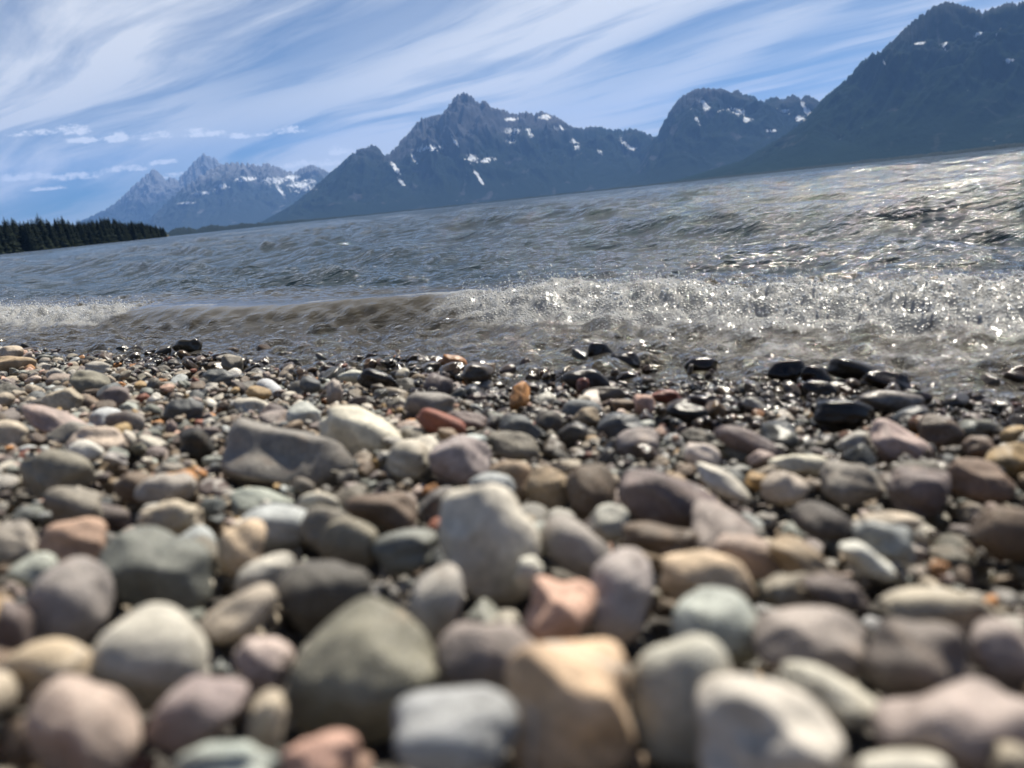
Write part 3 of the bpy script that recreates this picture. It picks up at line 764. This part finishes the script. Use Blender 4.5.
Z = np.where(s_ > 0, np.maximum(-SLOPE * s_ - .056, -1.2 - .12 * np.minimum(np.maximum(s_, 0), 30) * .6), Z)
nr, nt_ = RA.shape
I = np.arange(nr * nt_).reshape(nr, nt_)
F = np.stack([I[:-1, :-1], I[:-1, 1:], I[1:, 1:], I[1:, :-1]], -1).reshape(-1, 4)[:, ::-1]
me = mesh_from('ground', np.stack([X, Y, Z], -1).reshape(-1, 3), F, GROUND)
obj('ground', me, kind='structure')

# ------------------------------------------------------------------ the lake
az1 = np.concatenate([np.linspace(-105, -40, 90)[:-1], np.linspace(-40, 40, 1150)[:-1], np.linspace(40, 105, 90)]) * math.pi / 180
rd = [.55]
while rd[-1] < 26000:
    r = rd[-1]; rd.append(r * (1.0045 if r < 6 else 1.006 if r < 30 else 1.010 if r < 90 else 1.03 if r < 600 else 1.12))
rd = np.array(rd); drr = np.gradient(rd)
RD, AZ = np.meshgrid(rd, az1, indexing='ij')
DR = np.repeat(drr[:, None], len(az1), 1)
X = RD * np.sin(AZ); Y = RD * np.cos(AZ)
SP = np.maximum(DR, RD * .0013)
S, L = shore(X, Y)
wr = np.random.default_rng(8)
Z = np.zeros_like(X); DX = np.zeros_like(X); DY = np.zeros_like(X)
env = smooth(.5, 2.6, S)
lam = np.concatenate([np.geomspace(.14, .5, 16), np.geomspace(.5, 1.6, 22), np.geomspace(1.6, 4.5, 16)])
th0 = math.atan2(-NX, -NY)                    # waves run to the shore
for la in lam:
    k = 2 * math.pi / la
    sprd = .55 if la < .6 else .38 if la < 1.6 else .25
    ang = th0 + wr.normal() * sprd + .25
    dxk, dyk = math.sin(ang), math.cos(ang)
    A_ = .0132 * la ** .95 * wr.uniform(.6, 1.25) * (.62 if la > 2.2 else .85 if la > 1.2 else 1. if la > .5 else .7)
    ph = wr.uniform(0, 6.283)
    fil = smooth(2.2, 4.5, la / SP)
    e_ = env if la > .5 else smooth(.35, 1.2, S)
    arg = k * (X * dxk + Y * dyk) + ph + 1.2 * gnoise(X * .35 / max(la, .5), Y * .35 / max(la, .5), 40 + int(la * 10))
    grp = .65 + .7 * gnoise(X / (la * 4.5) + ph, Y / (la * 4.5), 60)
    a_ = A_ * fil * e_ * grp
    Z += a_ * np.cos(arg)
    q_ = .95 * a_
    DX -= q_ * dxk * np.sin(arg); DY -= q_ * dyk * np.sin(arg)
Z *= 1.05
calm = 1 - .8 * np.exp(-((S - .52) / .24) ** 2); Z *= calm; DX *= calm; DY *= calm
# second swell standing up behind the breaker
sc2 = 1.75 + .22 * gnoise(L * .9, L * 0 + 2., 9) + .10 * np.sin(L * 1.3)
A2 = .055 * (.7 + .6 * gnoise(L * .7, L * 0 + 5., 10)) * smooth(1.2, -.8, L + .6)
d2 = S - sc2
Z += A2 * np.where(d2 < 0, np.exp(-(d2 / .13) ** 2), np.exp(-(d2 / .42) ** 2))
# the breaker
sc1 = .50 + .05 * gnoise(L * 1.1, L * 0 + 1., 21) + .018 * gnoise(L * 4., L * 0, 22)
A1 = .80 * (.088 + .022 * gnoise(L * 1.3, L * 0 + 3., 23) + (.12 + .88 * np.clip(smooth(-1.7, -1.0, L) + smooth(-2.8, -3.15, L), 0, 1)) * (.016 * gnoise(L * 6., L * 0 + 3., 24) + .010 * gnoise(L * 15., L * 0 + 3., 25)))
# lower on its way between the two broken stretches
A1 *= np.interp(L, [-5, -3.3, -2.7, -2.0, -1.3, -.9, 2], [.55, .60, .62, .72, .92, .95, .95])
d1 = S - sc1
fwid = .125 + .035 * np.clip(smooth(-1.7, -.95, L) + smooth(-2.8, -3.15, L), 0, 1)
prof = np.where(d1 < 0, np.exp(-(np.abs(d1) / fwid) ** 2.0), np.exp(-(d1 / .34) ** 1.7))
Z += A1 * prof - .010 * np.exp(-((d1 + .2) / .14) ** 2)
fr = smooth(-1.62, -1.02, L + .10 * gnoise(L * 9, S * 9, 31)); fl = smooth(-2.85, -3.12, L + .10 * gnoise(L * 9, S * 9, 32))
brk = np.maximum(fr, fl)
# where it has broken the front collapses in a rough ramp of foam
face = smooth(.20, .05, np.abs(d1 + .02)) * brk
tur = fbm(X * 22, Y * 22, 4, 33); tur2 = gnoise(X * 70, Y * 70, 35)
Z += face * (.020 * tur + .003 * tur2)
run = brk * np.exp(-((d1 + .16) / .12) ** 2)
Z += run * (.016 + .012 * tur)
# run-up: fine criss-cross ripples over the shallows
near = smooth(.95, .42, S) 
rip = np.zeros_like(Z)
for la in np.geomspace(.028, .16, 18):
    k = 2 * math.pi / la; ang = th0 + wr.normal() * .9
    rip += .030 * la * wr.uniform(.6, 1.3) * smooth(2., 3.6, la / SP) * np.cos(k * (X * math.sin(ang) + Y * math.cos(ang)) + wr.uniform(0, 6.3) + 1.5 * gnoise(X * 5, Y * 5, int(la * 900)))
Z += rip * (near * (.75 + .5 * gnoise(X * 3, Y * 3, 71)) + .45 * (1 - near) * smooth(6, 2, S)) * (1 - .93 * np.clip(prof, 0, 1) * (1 - brk))
Z += .006 * near * fbm(L * 1.6, S * 7, 3, 77) * (1 - np.clip(prof, 0, 1) * (1 - brk))
far_ok = (S > -.22)
foam = np.clip(brk * (smooth(.20, .03, np.abs(d1 + .05)) * 1.0 + .36 * smooth(.42, .1, np.abs(d1 + .22))), 0, 1)
foam = foam + .55 * smooth(.035, .008, np.abs(d1 - .01)) * smooth(-.1, .3, gnoise(L * 3, L * 0, 44))  # a thin broken crest
foam = np.maximum(foam, (.34 + .14 * smooth(-1., -.2, L)) * near * smooth(.15, .5, fbm(L * 2.2, S * 8, 3, 45)) * smooth(.4, .0, S - .0))  # shallows foam, thickened on the sunward side to stand in for sun glitter
turb = np.maximum(smooth(.2, 1.7, S), .95 * np.clip(prof, 0, 1) * smooth(.9, .3, S))
deep = smooth(.45, 1.5, S)
fine_ = (1 + .9 * smooth(.45, .25, S)) * (1 - .75 * np.clip(prof, 0, 1) * (1 - brk)) * (1 - .8 * smooth(2., 14., S))   # small ripples: less on the smooth breaker face and out in the chop
V = np.stack([X + DX, Y + DY, Z], -1).reshape(-1, 3)
nr, nt_ = X.shape
I = np.arange(nr * nt_).reshape(nr, nt_)
F = np.stack([I[:-1, :-1], I[1:, :-1], I[1:, 1:], I[:-1, 1:]], -1)
keep = far_ok[:-1, :-1] & far_ok[1:, 1:]
F = F[keep][:, ::-1]
usedv = np.zeros(len(V), bool); usedv[F.ravel()] = True
remap = np.cumsum(usedv) - 1
m, t, out = material('lake_water')
geo = t.n.new('ShaderNodeNewGeometry').outputs['Position']
foa = t.attr('foam').outputs['Fac']; tu = t.attr('turb').outputs['Fac']; dp = t.attr('deep').outputs['Fac']
mp = t.node('ShaderNodeMapping', None, Vector=geo, Rotation=(0, 0, math.radians(35.6)), Scale=(.55, 1., 1.))
nb = t.noise(mp.outputs[0], 2.6, 6, .62, .3)
nb2 = t.noise(mp.outputs[0], 17., 5, .62, .4)
nb3 = t.noise(geo, 95., 3, .6)
b1 = t.node('ShaderNodeBump', None, Strength=t.math('MULTIPLY', dp, 1.), Distance=.12, Height=nb)
b2 = t.node('ShaderNodeBump', None, Strength=t.math('MULTIPLY', t.attr('fine').outputs['Fac'], .85), Distance=.016, Height=nb2, Normal=b1.outputs[0])
b3 = t.node('ShaderNodeBump', None, Strength=t.math('MULTIPLY', t.attr('fine').outputs['Fac'], .5), Distance=.0050, Height=nb3, Normal=b2.outputs[0])
Nn = b3.outputs[0]
murk = t.mixc(dp, (.20, .17, .115), (.018, .036, .044))
dif = t.node('ShaderNodeBsdfDiffuse', None, Color=murk, Normal=Nn)
trl = t.node('ShaderNodeBsdfTranslucent', None, Color=murk, Normal=Nn)
body = t.mixs(t.mixf(dp, .6, .3), dif.outputs[0], trl.outputs[0])
trn = t.node('ShaderNodeBsdfTransparent', None, Color=(.62, .60, .54, 1))
body = t.mixs(t.math('MULTIPLY_ADD', tu, .55, .40, clamp=True), trn.outputs[0], body)
fres = t.node('ShaderNodeFresnel', None, IOR=1.333, Normal=Nn)
gl = t.node('ShaderNodeBsdfGlossy', None, Color=(1, 1, 1, 1), Roughness=t.mixf(dp, .05, .066), Normal=Nn)
wat = t.mixs(fres.outputs[0], body, gl.outputs[0])
fn = t.math('ADD', t.math('MULTIPLY', t.noise(geo, 11., 4, .6), .55), t.math('MULTIPLY', t.noise(geo, 48., 6, .7), .5))
vor = t.node('ShaderNodeTexVoronoi', {'feature': 'F1'}, Vector=geo, Scale=150.)
bub = t.ramp(vor.outputs['Distance'], .55, .1)
fm = t.ramp(t.math('ADD', t.math('MULTIPLY', foa, 1.0), t.math('MULTIPLY', t.math('SUBTRACT', fn, .5), 1.9)), .30, .78)
fm = t.math('MULTIPLY', fm, t.math('MULTIPLY_ADD', bub, .5, .5))
fb = t.node('ShaderNodeBump', None, Strength=1., Distance=.003, Height=bub)
fp = t.node('ShaderNodeBsdfPrincipled', None, Base__Color=(.84, .85, .85, 1), Roughness=.18, Normal=fb.outputs[0])
ft = t.node('ShaderNodeBsdfTranslucent', None, Color=(.86, .87, .86, 1), Normal=fb.outputs[0])
fin = t.mixs(fm, wat, t.mixs(.5, fp.outputs[0], ft.outputs[0]))
t.l.new(fin, out.inputs[0]); WATER = m
me = mesh_from('lake_water', V[usedv], remap[F], WATER, {'foam': foam.ravel()[usedv], 'turb': turb.ravel()[usedv], 'deep': deep.ravel()[usedv], 'fine': fine_.ravel()[usedv]})
obj('water', me, kind='structure')
print('water faces', len(F))

# spray and bubbles thrown up by the breaker: beads of water, nobody could count them
cand = np.nonzero((face.ravel() * brk.ravel() > .25) & usedv & (np.abs(AZ.ravel()) < .9) & (RD.ravel() < 5))[0]
w_ = (RD.ravel()[cand] ** 2); w_ /= w_.sum()
pick = wr.choice(cand, 9000, p=w_)
bp = V[pick] + wr.normal(size=(len(pick), 3)) * .006
bp[:, 2] += np.abs(wr.normal(size=len(pick))) * .006 + (wr.random(len(pick)) < .12) * wr.random(len(pick)) * .035
br = np.clip(.0013 * np.exp(wr.normal(size=len(pick)) * .45), .0006, .0036)
d_, f_ = ICO[1]
BV = (bp[:, None, :] + d_[None] * br[:, None, None]).reshape(-1, 3)
BF = (f_[None] + (np.arange(len(bp)) * len(d_))[:, None, None]).reshape(-1, 3)
m, t, out = material('foam_beads')
p = t.node('ShaderNodeBsdfPrincipled', None, Base__Color=(.86, .87, .87, 1), Roughness=.06)
p.inputs['Transmission Weight'].default_value = .2; p.inputs['IOR'].default_value = 1.333
t.l.new(p.outputs[0], out.inputs[0])
obj('foam', mesh_from('foam', BV, BF, m), kind='stuff', label='white spray and bubbles along the breaking wave', category='foam')

# ------------------------------------------------------------------ mountains
SNOW = [(429,148,11,4),(472,159,6,5),(487,160,7,2.5),(511,131,7,3.5),(529,132,4,4),(545,117,7,3),(576,145,5,6),(396,169,3,6),(401,181,3,4),(624,143,4,4),(600,152,3,3),
        (559,128,4,3),(511,119,7,2),(478,176,2.5,8),(512,141,5,2),(632,148,6,2),(415,160,2.5,5),(455,141,2.5,6),(246,179,10,2.5),(273,181,10,4),(301,186,10,6),(293,178,7,4),
        (202,193,9,1.5),(188,203,7,1.3),(280,190,3,5),(310,181,6,3),(222,186,5,3),(705,106,5,5),(697,120,2,6),(730,109,5,2.5),(739,112,5,3.5),(747,120,4,3),(720,112,3,2),(806,109,4,5),(799,118,4,3),
        (771,131,5,1.6),(786,112,4,3),(944,44,6,2.5),(981,33,6,2),(997,34,2.5,2.2),(920,43,6,1.6),(946,50,3,3),(1010,60,6,2),(884,62,2,5)]
SNOW = [azel(a, b) + ((.62 if a > 860 else .95) * c / FPX, (.62 if a > 860 else .9) * d / FPX) for a, b, c, d in SNOW]

def mountain_material(name, forest, rock, tree_line):
    m, t, out = material(name)
    P = t.n.new('ShaderNodeTexCoord').outputs['Object']
    z = t.node('ShaderNodeSeparateXYZ', None, Vector=P).outputs[2]
    nn = t.noise(P, .0011, 6, .6)
    up = t.math('ADD', z, t.math('MULTIPLY', t.math('SUBTRACT', nn, .5), tree_line * 1.3))
    f = t.ramp(up, tree_line * .75, tree_line * 1.25)
    st = t.node('ShaderNodeMapping', None, Vector=P, Scale=(1., 1., .35))
    n2 = t.noise(st.outputs[0], .007, 7, .68)
    n3 = t.noise(P, .02, 5, .65)
    fo = t.mixc(n3, tuple(x * .8 for x in forest), tuple(x * 1.25 for x in forest))
    # scree chutes cut down into the trees
    ch = t.ramp(t.noise(st.outputs[0], .0032, 5, .6, .6), .60, .68)
    rk = t.mixc(n2, tuple(x * .35 for x in rock), tuple(x * 1.9 for x in rock))
    f2 = t.math('MAXIMUM', f, t.math('MULTIPLY', ch, .75))
    c = t.mixc(f2, fo, rk)
    sn = t.math('ADD', t.attr('snow').outputs['Fac'], t.math('MULTIPLY', t.math('SUBTRACT', t.noise(st.outputs[0], .012, 6, .7), .5), 3.4))
    c = t.mixc(t.math('MULTIPLY', t.ramp(sn, .60, 1.0), 1.), c, (.66, .68, .70))
    b = t.node('ShaderNodeBump', None, Strength=.4, Distance=30., Height=t.math('ADD', n2, t.math('MULTIPLY', n3, .4)))
    p = t.node('ShaderNodeBsdfPrincipled', None, Base__Color=c, Roughness=.9, Normal=b.outputs[0])
    p.inputs['Specular IOR Level'].default_value = 0.
    t.l.new(p.outputs[0], out.inputs[0])
    return m

def mountain(label, pts, R0, front, back, seed, mat, jag=.0012, spur=.30, expo=1.25, lean=0., nrow=130):
    ae = np.array([azel(*p) for p in pts])
    a = np.arange(ae[0, 0], ae[-1, 0], .00075)
    e = np.interp(a, ae[:, 0], ae[:, 1])
    zpk = np.maximum(e, 0).max()
    e = e + jag * np.clip(1.7 * e / zpk, 0, 1) * (fbm(a * 170, a * 0 + seed, 5, seed, .65, True) - .30)
    e = np.maximum(e, -.004)
    hz = R0 * np.tan(e)
    # smoother copies for the lower slopes
    def blur(y, n):
        k = np.hanning(n | 1); k /= k.sum(); return np.convolve(np.pad(y, (n // 2 + 1, n // 2 + 1), 'edge'), k, 'same')[n // 2 + 1: -(n // 2 + 1)][:len(y)]
    lo = blur(hz, 61); lo2 = blur(hz, 161)
    tt = np.concatenate([np.linspace(0, 1, nrow) ** .85, 1 + np.linspace(0, 1, 26)[1:]])
    Tm, Am = np.meshgrid(tt, a, indexing='ij')
    fr_ = np.clip(Tm, 0, 1); bk = np.clip(Tm - 1, 0, 1)
    Rm = R0 - front * (1 - fr_) + back * bk
    k1 = smooth(.80, 1., fr_); k2 = smooth(.35, .85, fr_)
    base = hz[None] * k1 + (lo[None] * k2 + lo2[None] * (1 - k2)) * (1 - k1)
    X = Rm * np.sin(Am); Y = Rm * np.cos(Am)
    km = R0 / 1000.
    warpn = fbm(X / 1500, Y / 1500, 3, seed + 3) * .6
    rid = fbm(Am * R0 / 900. + warpn + lean * Tm, Tm * 1.6 + warpn, 5, seed, .52, True)
    rid2 = fbm(X / 420, Y / 420, 5, seed + 9, .55, True)
    env_ = 4 * fr_ * (1 - fr_)
    z = base * fr_ ** expo * (1 + env_ * (spur * (rid - .30) + .15 * (rid2 - .3)))
    z = np.where(Tm > 1, hz[None] * (1 - bk) ** 1.3 * (1 + .25 * bk * rid2), z)
    # keep the slopes below the skyline seen from the lake
    lim = np.tan(np.maximum(e, 0))[None] * Rm * .985
    z = np.where((Tm < .999), np.minimum(z, np.maximum(lim, 0)), z)
    z = z - 6 * (1 - smooth(0, .04, fr_))
    elv = np.arctan2(z, Rm)
    sn = np.zeros_like(z)
    for (sa, se, wa, we) in SNOW:
        # patches lean down the fall line
        st_ = 1.35 if we > wa * .8 else 1.
        q = ((Am - sa + .5 * (elv - se)) / (wa * (.75 if st_ > 1 else 1.15))) ** 2 + ((elv - se) / (we * st_)) ** 2
        sn = np.maximum(sn, np.exp(-q * .75))
    sn = sn * (.25 + 1.25 * np.clip(fbm((Am + .5 * elv) * 420, elv * 110, 5, seed + 40, .6, True) + .25, 0, 1))
    V = np.stack([X, Y, z], -1).reshape(-1, 3)
    nr, nc = z.shape; I = np.arange(nr * nc).reshape(nr, nc)
    F = np.stack([I[:-1, :-1], I[:-1, 1:], I[1:, 1:], I[1:, :-1]], -1).reshape(-1, 4)
    me = mesh_from('mountain', V, F, mat, {'snow': sn.ravel()})
    return obj('mountain', me, kind='structure', label=label, category='mountain')

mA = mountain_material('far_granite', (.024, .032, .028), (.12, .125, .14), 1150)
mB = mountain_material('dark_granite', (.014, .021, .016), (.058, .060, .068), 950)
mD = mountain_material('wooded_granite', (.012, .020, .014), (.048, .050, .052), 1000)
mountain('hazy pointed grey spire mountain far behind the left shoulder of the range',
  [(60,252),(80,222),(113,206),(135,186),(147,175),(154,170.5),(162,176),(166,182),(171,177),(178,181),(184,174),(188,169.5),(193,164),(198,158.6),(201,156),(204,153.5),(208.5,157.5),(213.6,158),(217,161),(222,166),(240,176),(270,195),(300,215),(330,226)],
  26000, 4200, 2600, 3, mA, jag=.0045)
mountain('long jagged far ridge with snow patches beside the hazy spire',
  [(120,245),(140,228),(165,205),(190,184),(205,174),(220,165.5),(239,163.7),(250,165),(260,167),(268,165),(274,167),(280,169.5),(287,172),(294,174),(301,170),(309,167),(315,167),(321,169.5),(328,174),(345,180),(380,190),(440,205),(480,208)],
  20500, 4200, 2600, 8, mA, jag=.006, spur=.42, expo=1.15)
mountain('massive central peak with snow in its gullies across the lake',
  [(235,233),(263,221),(290,206.5),(307.6,193),(328,176),(342,164),(352,155),(360.5,150),(367,149),(372.5,145),(379,150),(384.4,157),(391,153.5),(401.5,141.5),(412,131),(417,124),(422,119),(429,119),(436,117),(442.5,116),(449.4,105.6),(456,97),(459,95),(463,94.4),(470,95.4),(474,100),(476.7,103),(481,104),(485,102),(492,109),(504,111),(514,116),(526,113),(533,115),(541.6,113),(555,117.6),(562,122),(569,126),(579,129.6),(588,128),(600,128),(613,130.6),(622,131),(630.5,129.6),(640,132),(650,135),(680,150),(720,165),(760,176)],
  12500, 2700, 2200, 14, mB, jag=.006, spur=.62, expo=1.15)
mountain('domed dark mountain with a saw-toothed shoulder beyond the lake',
  [(585,193),(610,186),(625,178),(637,168),(644,152),(651,143),(658,134.7),(664.7,121),(670,112),(675,105.6),(681,97.4),(688,94),(694.5,90.6),(706,89),(716,90.5),(722,89.5),(730,94),(737,90.6),(744,95.7),(754,97.4),(760,101),(764.6,102.5),(770,99),(775,97.4),(783,101),(787,98),(792,95.7),(800.5,99.8),(805,97),(809,96.4),(816,101),(850,118),(900,138),(960,150)],
  11000, 2200, 2000, 23, mB, jag=.005, spur=.58, expo=1.15)
mountain('near steep dark wooded mountain rising highest beside the sunlit water',
  [(630,190),(660,184),(690,176),(742,160.6),(776.5,140),(793.6,130),(811,113),(824,99),(841.5,85.4),(847,79),(852,75),(860,65),(869,56.4),(874,54),(879,53),(893,42.7),(906,29),(920,17),(930,10),(937,7),(944,4),(951,4.5),(958,6),(971,10),(983,13),(991,10),(999,8.5),(1011,4),(1024,4),(1060,-6),(1110,2),(1180,40),(1280,80),(1420,110),(1600,130)],
  7800, 1900, 1800, 31, mD, jag=.0065, spur=.55, expo=1.2)

# low wooded shore at the foot of the range
m, t, out = material('far_forest')
P = t.n.new('ShaderNodeTexCoord').outputs['Object']
c = t.mixc(t.noise(P, .03, 5, .6), (.006, .010, .008), (.014, .021, .016))
p = t.node('ShaderNodeBsdfPrincipled', None, Base__Color=c, Roughness=.95); p.inputs['Specular IOR Level'].default_value = .05
t.l.new(p.outputs[0], out.inputs[0]); FORESTM = m
a = np.radians(np.arange(-62, 75, .05)); tt = np.linspace(0, 1, 14)
Tm, Am = np.meshgrid(tt, a, indexing='ij')
hgt = np.interp(np.degrees(a), [-62, -30, -23, -19, -15, -9, -2, 8, 16, 24, 34, 75], [40, 42, 44, 40, 26, 14, 13, 15, 17, 20, 22, 26]) * (.8 + .5 * fbm(a * 60, a * 0, 4, 4)) + 5 * fbm(a * 900, a * 0 + 2, 2, 5)
R_ = np.interp(np.degrees(a), [-62, -24, -14, -5, 10, 35, 75], [4300, 4300, 5200, 6200, 5600, 3700, 3500])
Rm = R_[None] + 380 * Tm
z = hgt[None] * np.sin(np.clip(Tm * 1.15, 0, 1) * math.pi) ** .6 * (1 + .25 * gnoise(Am * 700, Tm * 5, 6)) - 2
V = np.stack([Rm * np.sin(Am), Rm * np.cos(Am), z], -1).reshape(-1, 3)
nr, nc = z.shape; I = np.arange(nr * nc).reshape(nr, nc)
F = np.stack([I[:-1, :-1], I[:-1, 1:], I[1:, 1:], I[1:, :-1]], -1).reshape(-1, 4)
obj('far_shore', mesh_from('far_shore', V, F, FORESTM), kind='structure')

# ------------------------------------------------------------------ wooded point on the left
ROW = [(-75, 420), (-50, 470), (-40, 540), (-33, 620), (-28, 700), (-23.8, 790), (-22.3, 840)]
ra_, rb_ = np.radians([q[0] for q in ROW]), np.array([q[1] for q in ROW], float)
a = np.linspace(ra_[0], ra_[-1], 160); tt = np.linspace(0, 1, 12)
Tm, Am = np.meshgrid(tt, a, indexing='ij')
dep_ = 210 * smooth(ra_[-1] + .002, ra_[-1] - .10, a) + 14
Rm = np.interp(Am, ra_, rb_) + dep_[None] * Tm
z = np.sin(np.clip(Tm * 1.0, 0, 1) * math.pi) ** .5 * 2.2 * (1 + .4 * gnoise(Am * 80, Tm * 4, 3)) - .6
V = np.stack([Rm * np.sin(Am), Rm * np.cos(Am), z], -1).reshape(-1, 3)
nr, nc = z.shape; I = np.arange(nr * nc).reshape(nr, nc)
F = np.stack([I[:-1, :-1], I[:-1, 1:], I[1:, 1:], I[1:, :-1]], -1).reshape(-1, 4)
m, t, out = material('forest_floor')
c = t.mixc(t.noise(t.n.new('ShaderNodeTexCoord').outputs['Object'], .4, 5), (.03, .035, .018), (.08, .075, .045))
p = t.node('ShaderNodeBsdfPrincipled', None, Base__Color=c, Roughness=.95); t.l.new(p.outputs[0], out.inputs[0])
obj('headland', mesh_from('headland', V, F, m), kind='structure')

m, t, out = material('conifer_needles')
P = t.n.new('ShaderNodeTexCoord').outputs['Object']
c = t.mixc(t.noise(P, .35, 5, .6), (.008, .014, .008), (.026, .035, .018))
p = t.node('ShaderNodeBsdfPrincipled', None, Base__Color=c, Roughness=.9); p.inputs['Specular IOR Level'].default_value = .15
t.l.new(p.outputs[0], out.inputs[0]); NEEDLE = m
m, t, out = material('conifer_bark')
c = t.mixc(t.noise(t.n.new('ShaderNodeTexCoord').outputs['Object'], 2., 4), (.05, .04, .03), (.12, .09, .07))
p = t.node('ShaderNodeBsdfPrincipled', None, Base__Color=c, Roughness=.9); t.l.new(p.outputs[0], out.inputs[0]); BARK = m
tr = np.random.default_rng(4)
def conifer(h, w):
    """drooping branch sprays in whorls: (verts, tris)"""
    V, F = [], []
    n = int(15 + h * .45)
    V += [(0, 0, h), (.1, 0, h * .86), (-.06, .08, h * .86), (-.06, -.08, h * .86)]; F += [(0, 1, 2), (0, 2, 3), (0, 3, 1)]
    for i in range(n):
        f = i / (n - 1)
        z = h * (.08 + .88 * f)
        R = w * ((1 - f) ** .8) * tr.uniform(.65, 1.15) + .12
        nb_ = int(tr.integers(7, 10)); ph = tr.uniform(0, 6.3)
        for j in range(nb_):
            if tr.random() < .08: continue
            an = ph + j * 6.283 / nb_ + tr.normal() * .15; L = R * tr.uniform(.6, 1.15)
            cx, cy = math.cos(an), math.sin(an); ww = L * .34 + .1
            k = len(V)
            V += [(0, 0, z + .05 * h / n), (cx * L * .55 - cy * ww, cy * L * .55 + cx * ww, z - L * .18), (cx * L, cy * L, z - L * .34),
                  (cx * L * .55 + cy * ww, cy * L * .55 - cx * ww, z - L * .18), (cx * L * .5, cy * L * .5, z - L * .5 - .2)]
            F += [(k, k + 1, k + 2), (k, k + 2, k + 3), (k + 1, k + 4, k + 2), (k + 2, k + 4, k + 3)]
    return np.array(V, float), np.array(F)
kinds = [conifer(h, w) for h, w in ((24, 5.4), (22, 6.0), (23, 5.6), (21, 5.2), (23, 5.0), (20, 5.8))]
def point_at(deg, t):
    a_ = math.radians(deg); R = np.interp(a_, ra_, rb_)
    dpt = 210 * float(smooth(ra_[-1] + .002, ra_[-1] - .10, np.array([a_]))[0]) + 14
    return R + dpt * t, a_
VV, FF = [], []; off = 0
for i in range(3200):
    dg = tr.uniform(-62, -22.5); t_ = tr.random() ** 1.3 * .85 + .04
    R, a_ = point_at(dg, t_)
    hk = np.interp(dg, [-62, -34, -30, -25.5, -23.6, -22.4], [1.1, 1.05, 1.10, .95, .66, .40]) * tr.uniform(.82, 1.0) * (1 + .14 * float(gnoise(dg * 1.1, t_ * 2., 12)))
    v, f = kinds[tr.integers(6)]
    an = tr.uniform(0, 6.28); c_, s2 = math.cos(an), math.sin(an)
    v = v * np.array([1, 1, 1]) * hk
    v = np.stack([v[:, 0] * c_ - v[:, 1] * s2, v[:, 0] * s2 + v[:, 1] * c_, v[:, 2]], 1) + np.array([R * math.sin(a_), R * math.cos(a_), .6])
    VV.append(v); FF.append(f + off); off += len(v)
obj('forest', mesh_from('forest', np.concatenate(VV), np.concatenate(FF), NEEDLE, smooth_shade=False), kind='stuff', label='dense dark conifer wood covering the low point across the water', category='forest')
order = ['first', 'second', 'third', 'fourth', 'fifth', 'sixth', 'seventh', 'eighth']
for i, (pxx, hh) in enumerate([(146, 14), (124, 18), (104, 20), (82, 22), (64, 24), (46, 24), (28, 23), (11, 24)]):
    dg = math.degrees(azel(pxx, 240)[0]); R, a_ = point_at(dg, .12)
    root = bpy.data.objects.new('spruce_tree', None); link(root); root.location = (R * math.sin(a_), R * math.cos(a_), .4)
    root['label'] = f'{order[i]} tall spruce rising above the far wood, counted from its lakeward tip'; root['category'] = 'tree'; root['group'] = 'tall spruces above the wood'
    v, f = conifer(hh, hh * .16)
    obj('crown', mesh_from('crown', v, f, NEEDLE, smooth_shade=False), parent=root)
    an = np.arange(8) * math.pi / 4; rr_ = .012 * hh
    tv = np.concatenate([np.stack([np.cos(an) * r, np.sin(an) * r, an * 0 + z_], 1) for r, z_ in ((rr_ * 1.3, 0), (rr_, hh * .1), (rr_ * .7, hh * .5), (.03, hh * .94))])
    tf = np.array([(k * 8 + j, k * 8 + (j + 1) % 8, k * 8 + 8 + (j + 1) % 8, k * 8 + 8 + j) for k in range(3) for j in range(8)])
    obj('trunk', mesh_from('trunk', tv, tf, BARK), parent=root)

# ------------------------------------------------------------------ the air
HB = 36000.
bx = np.array([(x, y, z) for x in (-HB, HB) for y in (-HB, HB) for z in (-8.5, 3600.)])
bf = np.array([(0, 1, 3, 2), (4, 6, 7, 5), (0, 4, 5, 1), (2, 3, 7, 6), (0, 2, 6, 4), (1, 5, 7, 3)])
m, t, out = material('mountain_air')
pv = t.n.new('ShaderNodeVolumePrincipled')
pv.inputs['Color'].default_value = (.22, .45, 1., 1); pv.inputs['Density'].default_value = 3.1e-5; pv.inputs['Anisotropy'].default_value = .15
t.l.new(pv.outputs[0], out.inputs['Volume'])
obj('haze', mesh_from('haze', bx, bf, m, smooth_shade=False), kind='stuff', label='pale blue air fading the far mountains', category='haze')

# ------------------------------------------------------------------ render settings
DENOISE = True
scene.render.engine = 'CYCLES'
cy = scene.cycles
cy.use_denoising = DENOISE
try:
    cy.denoiser = 'OPENIMAGEDENOISE'; cy.denoising_input_passes = 'RGB_ALBEDO_NORMAL'; cy.denoising_prefilter = 'ACCURATE'
except Exception as e: print(e)
cy.max_bounces = 6; cy.diffuse_bounces = 1; cy.glossy_bounces = 3; cy.transmission_bounces = 4; cy.transparent_max_bounces = 6; cy.volume_bounces = 0
cy.caustics_reflective = False; cy.caustics_refractive = False
cy.sample_clamp_indirect = 4
scene.view_settings.view_transform = 'Standard'; scene.view_settings.look = 'None'
scene.view_settings.exposure = .82; scene.view_settings.gamma = 1
scene.view_settings.use_curve_mapping = False
